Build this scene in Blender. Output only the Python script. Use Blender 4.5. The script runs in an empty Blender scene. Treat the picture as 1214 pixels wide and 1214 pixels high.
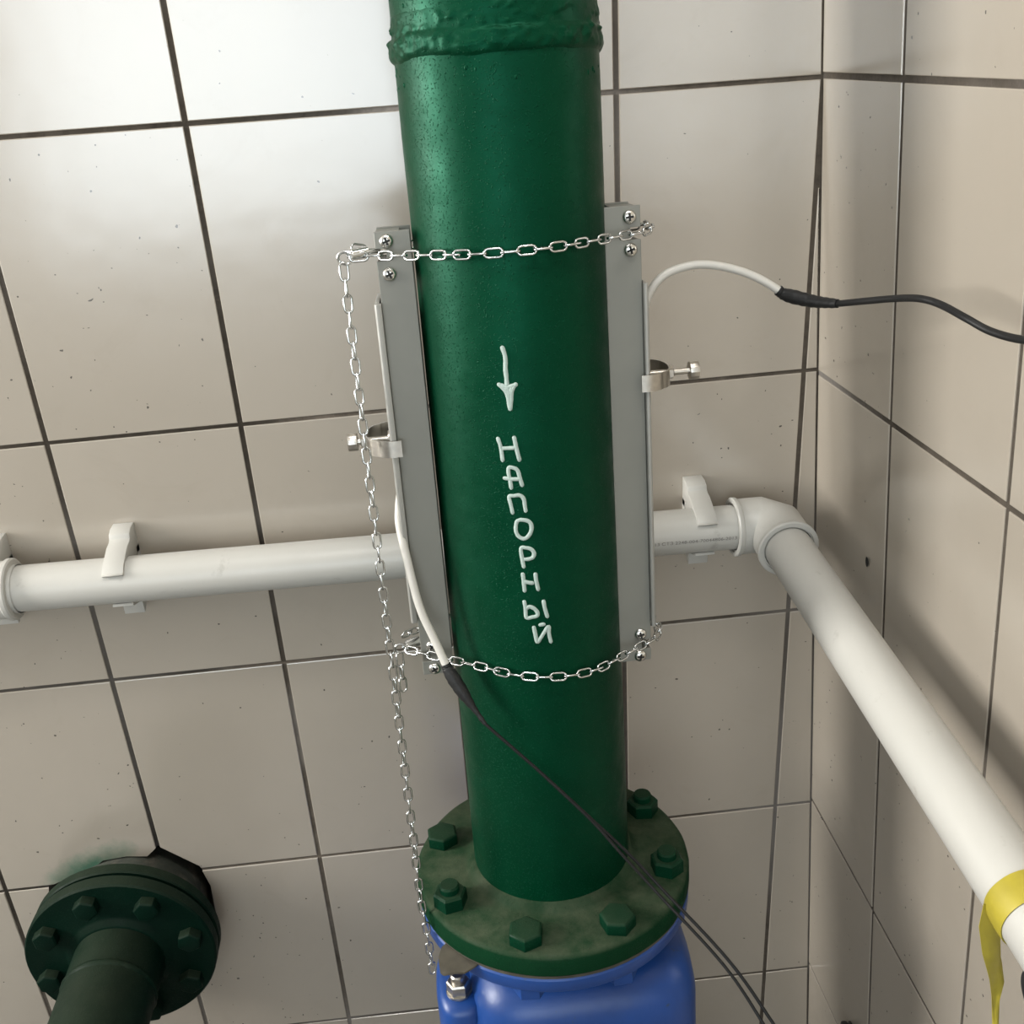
import bpy, bmesh, math, random
from mathutils import Matrix, Vector, noise
random.seed(7)
PI = math.pi
sc = bpy.context.scene
COL = sc.collection
Z0 = 1.18                                   # height of the reference tile joint above the floor

# ------------------------------------------------------------------ camera
cam_d = bpy.data.cameras.new('camera')
cam_d.sensor_fit = 'HORIZONTAL'; cam_d.sensor_width = 36.0
cam_d.lens = 36.0 * 1196.05 / 1214.0
cam_d.clip_start = 0.02; cam_d.clip_end = 50
cam = bpy.data.objects.new('camera', cam_d); COL.objects.link(cam)
cam.location = (0.211603, -1.021029, 0.330631 + Z0)
cam.rotation_mode = 'XYZ'
cam.rotation_euler = (1.146721, 0.0626165, -0.0910)
sc.camera = cam

# ------------------------------------------------------------------ world, daylight, exposure
ROOM_L, ROOM_F, ROOM_H = -2.00, -3.0, 2.58   # left wall x, front wall y, ceiling z
WIN_A, WATT_A = (-0.76, -0.06, 1.15, 2.30), 82.0   # window in the left wall: y0, y1, z0, z1; daylight watts
WIN_B, WATT_B = (-1.30, 0.50, 0.95, 2.30), 32.0   # window in the wall behind the viewer: x0, x1, z0, z1
WIN_FILL, WATT_FILL = (-2.10, -1.20, 1.15, 2.30), 5.0   # unseen second left-wall window, added to fill the right wall's shadows
FILL_LAMP, WATT_L = (0.35, -0.70), 13.0                # invented ceiling lamp, added to brighten the corner: x, y; watts
world = bpy.data.worlds.new('world'); sc.world = world
world.use_nodes = True
bgn = world.node_tree.nodes['Background']
bgn.inputs[0].default_value = (0.80, 0.88, 1.0, 1); bgn.inputs[1].default_value = 0.5
for wn, watts, left in ((WIN_A, WATT_A, True), (WIN_B, WATT_B, False), (WIN_FILL, WATT_FILL, True)):  # the third is the added fill window
    a0, a1, z0, z1 = wn
    ld = bpy.data.lights.new('window_daylight', 'AREA')
    ld.shape = 'RECTANGLE'; ld.size = a1 - a0 - 0.1; ld.size_y = z1 - z0 - 0.1
    ld.energy = watts; ld.color = (1.0, 0.98, 0.94) if left else (0.86, 0.95, 1.0)
    lo = bpy.data.objects.new('window_daylight', ld); COL.objects.link(lo)
    if left:
        lo.location = (ROOM_L - 0.03, (a0 + a1) / 2, (z0 + z1) / 2); lo.rotation_euler = (PI / 2, 0, -PI / 2)   # shines along +x
    else:
        lo.location = ((a0 + a1) / 2, ROOM_F - 0.03, (z0 + z1) / 2); lo.rotation_euler = (PI / 2, 0, 0)         # shines along +y
ld = bpy.data.lights.new('added_lamp_light', 'AREA')  # light of the invented ceiling lamp
ld.shape = 'RECTANGLE'; ld.size = 0.9; ld.size_y = 0.16; ld.energy = WATT_L; ld.color = (1.0, 0.98, 0.95)
lo = bpy.data.objects.new('added_lamp_light', ld); COL.objects.link(lo)
lo.location = (FILL_LAMP[0], FILL_LAMP[1], ROOM_H - 0.062)
vs = sc.view_settings
vs.view_transform = 'Standard'; vs.look = 'None'; vs.gamma = 1.0; vs.use_curve_mapping = False
vs.exposure = 0.0

# ------------------------------------------------------------------ materials
def nodes(name):
    m = bpy.data.materials.new(name); m.use_nodes = True
    nt = m.node_tree
    return m, nt, nt.nodes['Principled BSDF']

def N(nt, kind, **kw):
    n = nt.nodes.new(kind)
    for k, v in kw.items(): setattr(n, k, v)
    return n

def L(nt, a, b): nt.links.new(a, b)

def ramp(nt, src, stops):
    r = N(nt, 'ShaderNodeValToRGB')
    e = r.color_ramp.elements
    while len(e) < len(stops): e.new(0.5)
    for el, (p, c) in zip(e, stops):
        el.position = p; el.color = c if len(c) == 4 else (*c, 1)
    L(nt, src, r.inputs[0]); return r.outputs[0]

def noise_tex(nt, scale, detail=3, rough=0.55, coord='Object', offset=True, dist=0.0):
    tc = N(nt, 'ShaderNodeTexCoord')
    src = tc.outputs[coord]
    if offset:
        oi = N(nt, 'ShaderNodeObjectInfo')
        ad = N(nt, 'ShaderNodeVectorMath', operation='ADD')
        mu = N(nt, 'ShaderNodeMath', operation='MULTIPLY'); mu.inputs[1].default_value = 37.0
        L(nt, oi.outputs['Random'], mu.inputs[0])
        L(nt, src, ad.inputs[0]); L(nt, mu.outputs[0], ad.inputs[1]); src = ad.outputs[0]
    n = N(nt, 'ShaderNodeTexNoise')
    n.inputs['Scale'].default_value = scale; n.inputs['Detail'].default_value = detail
    n.inputs['Roughness'].default_value = rough; n.inputs['Distortion'].default_value = dist
    L(nt, src, n.inputs['Vector'])
    return n.outputs['Fac']

def mixc(nt, fac, a, b):
    m = N(nt, 'ShaderNodeMix', data_type='RGBA')
    if hasattr(fac, 'is_linked') or hasattr(fac, 'links'): L(nt, fac, m.inputs[0])
    else: m.inputs[0].default_value = fac
    for v, s in ((a, m.inputs[6]), (b, m.inputs[7])):
        if isinstance(v, (tuple, list)): s.default_value = (*v, 1) if len(v) == 3 else v
        else: L(nt, v, s)
    return m.outputs[2]

def bump(nt, bsdf, h, strength, dist):
    b = N(nt, 'ShaderNodeBump'); b.inputs['Strength'].default_value = strength
    b.inputs['Distance'].default_value = dist
    L(nt, h, b.inputs['Height']); L(nt, b.outputs[0], bsdf.inputs['Normal'])

def simple(name, col, rough=0.5, metal=0.0, spec=0.5, var=0.0, vscale=30, bmp=0.0, bscale=200, bdist=0.001, dirt=None):
    m, nt, b = nodes(name)
    b.inputs['Roughness'].default_value = rough
    b.inputs['Metallic'].default_value = metal
    b.inputs['Specular IOR Level'].default_value = spec
    c = (*col, 1)
    b.inputs['Base Color'].default_value = c
    out = None
    if var > 0:
        n = noise_tex(nt, vscale)
        out = ramp(nt, n, [(0.3, tuple(x * (1 - var) for x in col)), (0.7, tuple(min(1, x * (1 + var)) for x in col))])
    if dirt:
        dcol, dscale, lo_, hi_ = dirt
        dn = noise_tex(nt, dscale, 6, 0.65)
        f = ramp(nt, dn, [(lo_, (0, 0, 0)), (hi_, (1, 1, 1))])
        out = mixc(nt, f, out if out is not None else col, dcol)
    if out is not None: L(nt, out, b.inputs['Base Color'])
    if bmp > 0:
        bump(nt, b, noise_tex(nt, bscale, 3), bmp, bdist)
    return m

def tile_material(name, stain=False):
    m, nt, b = nodes(name)
    b.inputs['Roughness'].default_value = 0.215
    b.inputs['IOR'].default_value = 1.72
    b.inputs['Specular IOR Level'].default_value = 1.0
    cl = noise_tex(nt, 4.0, 3)
    base = ramp(nt, cl, [(0.3, (0.345, 0.305, 0.250)), (0.7, (0.372, 0.331, 0.275))])
    # dark splash specks
    sp = noise_tex(nt, 190.0, 1, 0.3)
    f = ramp(nt, sp, [(0.79, (0, 0, 0)), (0.81, (1, 1, 1))])
    c = mixc(nt, f, base, (0.07, 0.06, 0.05))
    # faint grime streaks
    g = noise_tex(nt, 9.0, 5, 0.7, dist=1.0)
    gf = ramp(nt, g, [(0.55, (0, 0, 0)), (0.85, (0.28, 0.28, 0.28))])
    c = mixc(nt, gf, c, (0.27, 0.232, 0.182))
    if stain:                                # over-spray of green paint above the pipe hole
        tc = N(nt, 'ShaderNodeNewGeometry')
        d = N(nt, 'ShaderNodeVectorMath', operation='SUBTRACT'); d.inputs[1].default_value = (-0.284, 0.0, -0.566 + Z0)
        L(nt, tc.outputs['Position'], d.inputs[0])
        rt = N(nt, 'ShaderNodeVectorRotate', rotation_type='Y_AXIS'); rt.inputs['Angle'].default_value = 0.40
        L(nt, d.outputs[0], rt.inputs[0])
        s = N(nt, 'ShaderNodeVectorMath', operation='MULTIPLY'); s.inputs[1].default_value = (1 / 0.062, 0, 1 / 0.026)
        L(nt, rt.outputs[0], s.inputs[0])
        ln = N(nt, 'ShaderNodeVectorMath', operation='LENGTH'); L(nt, s.outputs[0], ln.inputs[0])
        wob = noise_tex(nt, 45, 4, 0.7)
        ad = N(nt, 'ShaderNodeMath', operation='ADD'); L(nt, ln.outputs['Value'], ad.inputs[0]); L(nt, wob, ad.inputs[1])
        f2 = ramp(nt, ad.outputs[0], [(0.60, (0.9, 0.9, 0.9)), (1.0, (0.40, 0.40, 0.40))])
        r2 = N(nt, 'ShaderNodeMapRange'); L(nt, ad.outputs[0], r2.inputs[0])
        r2.inputs[1].default_value = 0.7; r2.inputs[2].default_value = 1.75
        r2.inputs[3].default_value = 0.9; r2.inputs[4].default_value = 0.0
        c = mixc(nt, r2.outputs[0], c, (0.03, 0.15, 0.095))
    L(nt, c, b.inputs['Base Color'])
    bump(nt, b, noise_tex(nt, 14.0, 2), 0.10, 0.004)
    return m

def grout_material():
    m, nt, b = nodes('grout')
    b.inputs['Roughness'].default_value = 0.95
    n = noise_tex(nt, 30, 5, 0.7)
    n2 = noise_tex(nt, 2.3, 3, 0.6)
    c1 = ramp(nt, n, [(0.3, (0.040, 0.031, 0.022)), (0.7, (0.095, 0.078, 0.060))])
    f = ramp(nt, n2, [(0.48, (0, 0, 0)), (0.62, (1, 1, 1))])
    c = mixc(nt, f, c1, (0.15, 0.135, 0.12))
    L(nt, c, b.inputs['Base Color'])
    bump(nt, b, noise_tex(nt, 160, 4), 0.6, 0.002)
    return m

def green_paint(name, dusty=0.0, gritty=1.0, col=(0.0004, 0.0235, 0.0092), rough=0.42, gloss=False):
    m, nt, b = nodes(name)
    n = noise_tex(nt, 12, 4)
    c = ramp(nt, n, [(0.3, tuple(x * 0.85 for x in col)), (0.7, tuple(x * 1.15 for x in col))])
    if dusty > 0:
        dn = noise_tex(nt, 26, 6, 0.7)
        gm = N(nt, 'ShaderNodeNewGeometry')
        sx = N(nt, 'ShaderNodeSeparateXYZ'); L(nt, gm.outputs['Normal'], sx.inputs[0])
        mp = N(nt, 'ShaderNodeMapRange'); L(nt, sx.outputs[2], mp.inputs[0])
        mp.inputs[1].default_value = 0.3; mp.inputs[2].default_value = 0.95
        mul = N(nt, 'ShaderNodeMath', operation='MULTIPLY')
        f = ramp(nt, dn, [(0.35, (0.1, 0.1, 0.1)), (0.72, (dusty,) * 3)])
        L(nt, f, mul.inputs[0]); L(nt, mp.outputs[0], mul.inputs[1])
        c = mixc(nt, mul.outputs[0], c, (0.098, 0.104, 0.068))
    L(nt, c, b.inputs['Base Color'])
    rn = noise_tex(nt, 40, 3)
    rr = ramp(nt, rn, [(0.3, (rough * 0.85,) * 3), (0.7, (min(1, rough * 1.25 + dusty * 0.3),) * 3)])
    L(nt, rr, b.inputs['Roughness'])
    b.inputs['Specular IOR Level'].default_value = 0.26 if gloss else 0.065
    if gloss: b.inputs['Specular Tint'].default_value = (0.16, 1.0, 0.60, 1)
    g1 = noise_tex(nt, 620, 1, 0.5)
    g2 = noise_tex(nt, 38, 2)
    spk = ramp(nt, g1, [(0.63, (0, 0, 0)), (0.71, (1, 1, 1))])
    ad = N(nt, 'ShaderNodeMath', operation='MULTIPLY_ADD')
    L(nt, spk, ad.inputs[0]); ad.inputs[1].default_value = 1.1 * gritty
    L(nt, g2, ad.inputs[2])
    bump(nt, b, ad.outputs[0], 0.5, 0.0012)
    return m

M = {}
M['tile'] = tile_material('glazed_tile')
M['tile_stained'] = tile_material('glazed_tile_paint_stained', True)
M['grout'] = grout_material()
M['plaster'] = simple('plaster', (0.40, 0.385, 0.36), 0.9, var=0.06, bmp=0.2, bscale=40)
M['ceiling'] = simple('ceiling_paint', (0.42, 0.41, 0.40), 0.9, var=0.04)
M['concrete'] = simple('concrete_floor', (0.17, 0.16, 0.145), 0.85, var=0.2, vscale=8, bmp=0.4, bscale=60)
M['cement'] = simple('rough_cement', (0.06, 0.055, 0.045), 0.95, var=0.3, vscale=40, bmp=0.9, bscale=70, bdist=0.006)
M['green'] = green_paint('green_pipe_enamel', gloss=True)
M['green_flange'] = green_paint('green_flange_enamel_dusty', 0.58, 0.8, (0.002, 0.025, 0.009), 0.48)
M['green_bolt'] = green_paint('green_bolt_enamel', 0.22, 0.6, (0.0015, 0.025, 0.011), 0.4)
M['green_dark'] = green_paint('dark_green_enamel', 0.16, 0.6, (0.0014, 0.0105, 0.006), 0.5)
M['sleeve'] = simple('dirty_sleeve', (0.035, 0.040, 0.030), 0.85, var=0.3, vscale=30, bmp=0.6, bscale=60, bdist=0.003, dirt=((0.09, 0.08, 0.06), 40, 0.5, 0.75))
M['marker'] = simple('white_paint_marker', (0.335, 0.415, 0.375), 0.6, var=0.10, vscale=120, bmp=0.2, bscale=400)
M['blue'] = simple('blue_valve_enamel', (0.009, 0.050, 0.215), 0.38, var=0.12, vscale=18, bmp=0.25, bscale=90, dirt=((0.03, 0.05, 0.10), 60, 0.66, 0.72))
M['gasket'] = simple('gasket_board', (0.060, 0.053, 0.038), 0.85, var=0.25, vscale=60)
M['rail'] = simple('anodised_rail', (0.19, 0.19, 0.166), 0.5, 0.1, var=0.04, vscale=20)
M['rail_cover'] = simple('pale_grey_cover', (0.29, 0.285, 0.26), 0.45, 0.1, var=0.04)
M['chrome'] = simple('zinc_chain', (0.60, 0.61, 0.60), 0.22, 1.0, var=0.08, vscale=200)
M['steel'] = simple('stainless', (0.56, 0.53, 0.48), 0.30, 1.0, var=0.1, vscale=150, bmp=0.1, bscale=300)
M['screw'] = simple('screw_zinc', (0.70, 0.69, 0.65), 0.26, 1.0, var=0.1, vscale=300)
M['recess_shade'] = simple('painted_recess_shade', (0.012, 0.012, 0.011), 0.8)  # near-black colour for the shade inside the drill hole and screw slots
M['pvc'] = simple('white_pvc', (0.455, 0.445, 0.41), 0.38, var=0.03, vscale=10, bmp=0.05, bscale=40, dirt=((0.32, 0.30, 0.27), 38, 0.63, 0.80))
M['pvc_print'] = simple('pvc_print_ink', (0.16, 0.15, 0.14), 0.7)
M['cable_white'] = simple('white_cable_jacket', (0.53, 0.51, 0.465), 0.45, var=0.03, dirt=((0.4, 0.38, 0.33), 60, 0.66, 0.8))
M['cable_black'] = simple('black_cable_jacket', (0.010, 0.010, 0.010), 0.5, spec=0.25, bmp=0.1)
M['shrink'] = simple('heat_shrink', (0.014, 0.014, 0.014), 0.5, spec=0.3, bmp=0.35, bscale=120, bdist=0.003)
M['tape'] = simple('yellow_tape', (0.36, 0.295, 0.03), 0.42, var=0.08, vscale=60, bmp=0.2, bscale=60)
M['rubber'] = simple('black_rubber', (0.012, 0.012, 0.012), 0.6)
M['frame_white'] = simple('window_frame_paint', (0.75, 0.75, 0.73), 0.5, var=0.03)
mg, nt_, bs_ = nodes('window_glass')
bs_.inputs['Transmission Weight'].default_value = 1.0; bs_.inputs['Roughness'].default_value = 0.0
bs_.inputs['IOR'].default_value = 1.0; bs_.inputs['Base Color'].default_value = (0.95, 0.98, 0.97, 1)
M['glass'] = mg
M['diffuser'] = simple('lamp_diffuser', (0.85, 0.85, 0.82), 0.5)
dn_ = M['diffuser'].node_tree.nodes['Principled BSDF']
dn_.inputs['Emission Color'].default_value = (1, 0.98, 0.95, 1); dn_.inputs['Emission Strength'].default_value = 2.0

# ------------------------------------------------------------------ mesh helpers
W = {}                                       # world matrix of each object

class MB:
    def __init__(s): s.v = []; s.f = []
    def add(s, vs_, fs_):
        o = len(s.v); s.v += [Vector(x) for x in vs_]; s.f += [tuple(i + o for i in f) for f in fs_]; return s
    def box(s, a, b):
        (x0, y0, z0), (x1, y1, z1) = a, b
        return s.add([(x0, y0, z0), (x1, y0, z0), (x1, y1, z0), (x0, y1, z0), (x0, y0, z1), (x1, y0, z1), (x1, y1, z1), (x0, y1, z1)],
                     [(3, 2, 1, 0), (4, 5, 6, 7), (0, 1, 5, 4), (1, 2, 6, 5), (2, 3, 7, 6), (3, 0, 4, 7)])
    def lathe(s, prof, seg=48, disp=None):   # prof: (r, z); r == 0 closes
        rings = []
        for r, z in prof:
            if r <= 1e-9: s.v.append(Vector((0, 0, z))); rings.append([len(s.v) - 1])
            else:
                st = len(s.v)
                for k in range(seg):
                    a = 2 * PI * k / seg
                    rr = r + (disp(a, z) if disp else 0)
                    s.v.append(Vector((rr * math.cos(a), rr * math.sin(a), z)))
                rings.append(list(range(st, st + seg)))
        for A, B in zip(rings, rings[1:]):
            for k in range(seg):
                j = (k + 1) % seg
                if len(A) == 1 and len(B) == 1: continue
                if len(A) == 1: s.f.append((A[0], B[j], B[k]))
                elif len(B) == 1: s.f.append((A[k], A[j], B[0]))
                else: s.f.append((A[k], A[j], B[j], B[k]))
        return s
    def tube(s, pts, rad, seg=12, caps=True):
        P = [Vector(p) for p in pts]; n = len(P)
        if not hasattr(rad, '__len__'): rad = [rad] * n
        T = [(P[min(i + 1, n - 1)] - P[max(i - 1, 0)]).normalized() for i in range(n)]
        up = Vector((0, 0, 1)) if abs(T[0].z) < 0.9 else Vector((1, 0, 0))
        nrm = T[0].cross(up).normalized(); st = len(s.v)
        for i in range(n):
            nrm = (nrm - T[i] * nrm.dot(T[i])).normalized(); bi = T[i].cross(nrm)
            for k in range(seg):
                a = 2 * PI * k / seg
                s.v.append(P[i] + (nrm * math.cos(a) + bi * math.sin(a)) * rad[i])
        for i in range(n - 1):
            for k in range(seg):
                j = (k + 1) % seg; a = st + i * seg; b = a + seg
                s.f.append((a + k, a + j, b + j, b + k))
        if caps:
            s.f.append(tuple(st + k for k in range(seg))[::-1]); s.f.append(tuple(st + (n - 1) * seg + k for k in range(seg)))
        return s
    def prism(s, poly, a, b, ax='y'):        # poly of 2D points, extruded along ax
        def P(u, v, w): return {'x': (w, u, v), 'y': (u, w, v), 'z': (u, v, w)}[ax]
        n = len(poly); o = len(s.v)
        s.v += [Vector(P(u, v, a)) for u, v in poly] + [Vector(P(u, v, b)) for u, v in poly]
        s.f.append(tuple(o + i for i in range(n))); s.f.append(tuple(o + n + i for i in range(n))[::-1])
        for i in range(n):
            j = (i + 1) % n; s.f.append((o + i, o + n + i, o + n + j, o + j))
        return s
    def xf(s, Mx, start=0):
        for i in range(start, len(s.v)): s.v[i] = Mx @ s.v[i]
        return s
    def mesh(s, name, mat, sharp=35, bevel=0.0, bseg=2):
        me = bpy.data.meshes.new(name)
        bm = bmesh.new()
        vv = [bm.verts.new(v) for v in s.v]
        for f in s.f:
            try: bm.faces.new([vv[i] for i in f])
            except ValueError: pass
        bm.normal_update()
        bmesh.ops.recalc_face_normals(bm, faces=bm.faces)
        if bevel > 0:
            ed = [e for e in bm.edges if len(e.link_faces) == 2 and e.calc_face_angle(0) > math.radians(40)]
            bmesh.ops.bevel(bm, geom=ed, offset=bevel, segments=bseg, affect='EDGES', profile=0.5, clamp_overlap=True)
        for f in bm.faces: f.smooth = True
        bm.to_mesh(me); bm.free()
        me.set_sharp_from_angle(angle=math.radians(sharp))
        me.materials.append(M[mat] if isinstance(mat, str) else mat)
        return me

def link(name, data, parent=None, mw=None):
    o = bpy.data.objects.new(name, data); COL.objects.link(o)
    mw = mw or Matrix.Identity(4)
    o.parent = parent
    o.matrix_basis = (W[parent].inverted() @ mw) if parent else mw
    W[o] = mw
    return o

def tag(o, label, cat, group=None, kind=None):
    if label: o['label'] = label
    if cat: o['category'] = cat
    if group: o['group'] = group
    if kind: o['kind'] = kind
    return o

def thing(name, mw, label, cat, group=None):
    return tag(link(name, None, None, mw), label, cat, group)

def T(x, y=0, z=0):
    return Matrix.Translation((x, y, z) if not hasattr(x, '__len__') else x)
def RX(a): return Matrix.Rotation(a, 4, 'X')
def RY(a): return Matrix.Rotation(a, 4, 'Y')
def RZ(a): return Matrix.Rotation(a, 4, 'Z')
def frame(o, x, y, z):
    m = Matrix((x, y, z)).transposed().to_4x4(); m.translation = o; return m

def part(name, mb, mat, parent, mw=None, **kw):
    """mesh given in the coordinates of mw (default: those of its parent)"""
    return link(name, mb.mesh(name, mat, **kw), parent, mw if mw is not None else W[parent])

def spline(pts, n=8):
    P = [Vector(p) for p in pts]; P = [P[0] * 2 - P[1]] + P + [P[-1] * 2 - P[-2]]
    out = []
    for i in range(1, len(P) - 2):
        a, b, c, d = P[i - 1:i + 3]
        for k in range(n):
            t = k / n
            out.append(0.5 * ((2 * b) + (c - a) * t + (2 * a - 5 * b + 4 * c - d) * t * t + (3 * b - a - 3 * c + d) * t ** 3))
    out.append(P[-2]); return out

def boolean_cut(me, mw, cutter):
    o = bpy.data.objects.new('tmp', me); COL.objects.link(o); o.matrix_world = mw
    md = o.modifiers.new('b', 'BOOLEAN'); md.object = cutter; md.operation = 'DIFFERENCE'; md.solver = 'EXACT'
    dg = bpy.context.evaluated_depsgraph_get(); dg.update()
    r = bpy.data.meshes.new_from_object(o.evaluated_get(dg))
    bpy.data.objects.remove(o)
    return r

# ------------------------------------------------------------------ the room: two tiled walls
XC, XB, PH = 0.61585, -0.04802, 0.01318       # right wall: corner x, lean of the corner, yaw
def corner_x(z): return XC + XB * z
def rwall(t, z, out=0.0):                     # point on the right wall, out = distance into the room
    return Vector((XC + XB * z + math.sin(PH) * t - out, -math.cos(PH) * t, z + Z0))
J = 0.0026                                    # half a joint

VL = {-1: (-0.398, -0.006), 0: (-0.2004, -0.0062), 1: (-0.00135, 0.0003), 2: (0.1996, 0.0026), 3: (0.40056, 0.00485), 4: (0.60041, 0.00739)}
for k in range(-2, -13, -1): VL[k] = (-0.398 + 0.199 * (k + 1), -0.006)
HL = {0: (0.29294, 0.00246), 1: (-0.00136, 0.00779), 2: (-0.29388, 0.001), 3: (-0.58722, -0.0028), 4: (-0.88207, -0.01535), 5: (-1.176, -0.003),
      -1: (0.587, 0.001), -2: (0.881, 0.0), -3: (1.175, 0.0), -4: (ROOM_H - Z0, 0.0)}
RVL = {-1: (0.0, 0.0), 0: (0.17503, -0.02291), 1: (0.37057, -0.02056)}
for k in range(2, 15): RVL[k] = (0.37057 + 0.2 * (k - 1), -0.02)
RHL = {0: (0.2957, -0.0075), 1: (0.0003, 0.0084), 2: (-0.2925, -0.012), 3: (-0.5835, -0.024), 4: (-0.8825, -0.010), 5: (-1.176, 0.0),
       -1: (0.588, 0.0), -2: (0.881, 0.0), -3: (1.175, 0.0), -4: (ROOM_H - Z0, 0.0)}

def cross(v, h):                              # x = a + b z ; z = c + d x
    z = (h[0] + h[1] * v[0]) / (1 - h[1] * v[1]); return v[0] + v[1] * z, z

def shrink(poly, d):                          # inset a convex counter-clockwise polygon
    n = len(poly); out = []
    ln = []
    for i in range(n):
        a = Vector(poly[i]); b = Vector(poly[(i + 1) % n]); e = (b - a).normalized()
        ln.append((a + Vector((-e.y, e.x)) * d, e))
    for i in range(n):
        (p, e), (q, g) = ln[i - 1], ln[i]
        den = e.x * g.y - e.y * g.x
        if abs(den) < 1e-6: out.append(tuple(q)); continue
        t = ((q.x - p.x) * g.y - (q.y - p.y) * g.x) / den
        out.append(tuple(p + e * t))
    return out

def tile_mesh(poly, jig):                     # poly in (u, v) about its centre; w = depth axis (+ into wall)
    mb = MB(); n = len(poly)
    rings = [(poly, 0.009), (poly, 0.0008), (shrink(poly, 0.0003), 0.00025), (shrink(poly, 0.0009), 0.0)]
    for pl, w in rings:
        mb.v += [Vector((u, w + jig[0] + jig[1] * u + jig[2] * v, v)) for u, v in pl]
    for r in range(3):
        for i in range(n):
            j = (i + 1) % n; mb.f.append((r * n + i, r * n + j, (r + 1) * n + j, (r + 1) * n + i))
    mb.f.append(tuple(3 * n + i for i in range(n)))
    return mb

def jiggle(): return (random.uniform(-.0003, .0002), random.uniform(-.002, .002), random.uniform(-.0014, .0014))

# wall_back
hole_poly = [(-0.342, -0.5865), (-0.3213, -0.5786), (-0.2885, -0.5704), (-0.2671, -0.5545), (-0.2377, -0.552), (-0.2124, -0.5555), (-0.1966, -0.5413),
             (-0.1519, -0.5811), (-0.1445, -0.6145), (-0.1465, -0.6725), (-0.158, -0.712), (-0.19, -0.742), (-0.24, -0.752), (-0.30, -0.738), (-0.338, -0.69), (-0.35, -0.63)]
cut_me = MB().prism([(x, z + Z0) for x, z in hole_poly], -0.05, 0.075, 'y').mesh('cut', 'cement')
cutter = bpy.data.objects.new('cut', cut_me); COL.objects.link(cutter)

wb = MB()
zt = ROOM_H - Z0
wb.v = [Vector(v) for v in [(ROOM_L - .15, .0013, -Z0), (corner_x(-Z0) + .05, .0013, -Z0), (corner_x(zt) + .05, .0013, zt), (ROOM_L - .15, .0013, zt)]]
wb.v += [v + Vector((0, .12, 0)) for v in wb.v]
wb.f = [(0, 1, 2, 3), (7, 6, 5, 4), (0, 4, 5, 1), (1, 5, 6, 2), (2, 6, 7, 3), (3, 7, 4, 0)]
wb.xf(T(0, 0, Z0))
me = boolean_cut(wb.mesh('wall_back', 'grout'), Matrix.Identity(4), cutter)
wall_back = tag(link('wall_back', me), None, None, kind='structure')
cols = sorted(VL)
for ci, c in enumerate(cols):
    for r in range(-4, 5):
        h0, h1 = HL[r], HL[r + 1]             # h0 above h1
        lft = VL[c]
        right = VL[cols[ci + 1]] if ci + 1 < len(cols) else None
        P = []
        for h in (h1, h0):
            xl, zl = cross(lft, h)
            cx, cz = cross((XC, XB), h)
            if right is None: xr, zr = cx, cz; jr = 0.0012
            else:
                xr, zr = cross(right, h); jr = J
                if xr > cx - 0.0005: xr, zr = cx + J - 0.0012, cz
            P.append((xl + J, zl, xr - jr, zr))
        (l1, zl1, r1, zr1), (l0, zl0, r0, zr0) = P
        if r1 - l1 < 0.001 and r0 - l0 < 0.001: continue
        poly = [(l1, zl1 + J * .8), (r1, zr1 + J * .8), (r0, zr0 - J * .8), (l0, zl0 - J * .8)]
        if r0 - l0 < 0.001:                   # the wedge that runs out against the leaning corner
            a, b = Vector((l1, zl1)), Vector((l0, zl0)); w1, w0 = r1 - l1, r0 - l0
            t = (w1 - 0.001) / (w1 - w0)
            q = a.lerp(b, t); qr = Vector((r1, zr1)).lerp(Vector((r0, zr0)), t)
            poly = [poly[0], poly[1], tuple(qr), tuple(q)]
        ux = sum(p[0] for p in poly) / 4; uz = sum(p[1] for p in poly) / 4
        mb = tile_mesh([(p[0] - ux, p[1] - uz) for p in poly], jiggle())
        near = -0.45 < ux < 0.0 and -0.8 < uz < -0.4
        me = mb.mesh('tile', 'tile_stained' if near and uz > -0.6 else 'tile', sharp=20)
        mw = T(ux, 0, uz + Z0)
        if near: me = boolean_cut(me, mw, cutter)
        link('tile', me, wall_back, mw)
bpy.data.objects.remove(cutter)

# wall_right
wr = MB()
TM = 3.0
for t, z in ((-0.13, -Z0), (TM, -Z0), (TM, zt), (-0.13, zt)): wr.v.append(rwall(t, z, -0.0013))
for t, z in ((-0.13, -Z0), (TM, -Z0), (TM, zt), (-0.13, zt)): wr.v.append(rwall(t, z, -0.12))
wr.f = [(0, 1, 2, 3), (7, 6, 5, 4), (0, 4, 5, 1), (1, 5, 6, 2), (2, 6, 7, 3), (3, 7, 4, 0)]
wall_right = tag(link('wall_right', wr.mesh('wall_right', 'grout')), None, None, kind='structure')
E1 = Vector((math.sin(PH), -math.cos(PH), 0)); E3 = Vector((XB, 0, 1)).normalized(); E2 = E3.cross(E1).normalized()
if E2.x < 0: E2 = -E2                         # into the wall
rc = sorted(RVL)
for ci in range(len(rc) - 1):
    for r in range(-4, 5):
        P = []
        for h in (RHL[r + 1], RHL[r]):
            tl, zl = cross(RVL[rc[ci]], h); tr, zr = cross(RVL[rc[ci + 1]], h)
            P.append((tl + (J if ci else 0.0012), zl, tr - J, zr))
        (l1, zl1, r1, zr1), (l0, zl0, r0, zr0) = P
        poly = [(l1, zl1 + J), (r1, zr1 + J), (r0, zr0 - J), (l0, zl0 - J)]
        ut = sum(p[0] for p in poly) / 4; uz = sum(p[1] for p in poly) / 4
        o = rwall(ut, uz)
        mw = frame(o, E1, E2, E3)
        link('tile', tile_mesh([(p[0] - ut, p[1] - uz) for p in poly], jiggle()).mesh('tile', 'tile', sharp=20), wall_right, mw)
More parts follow.
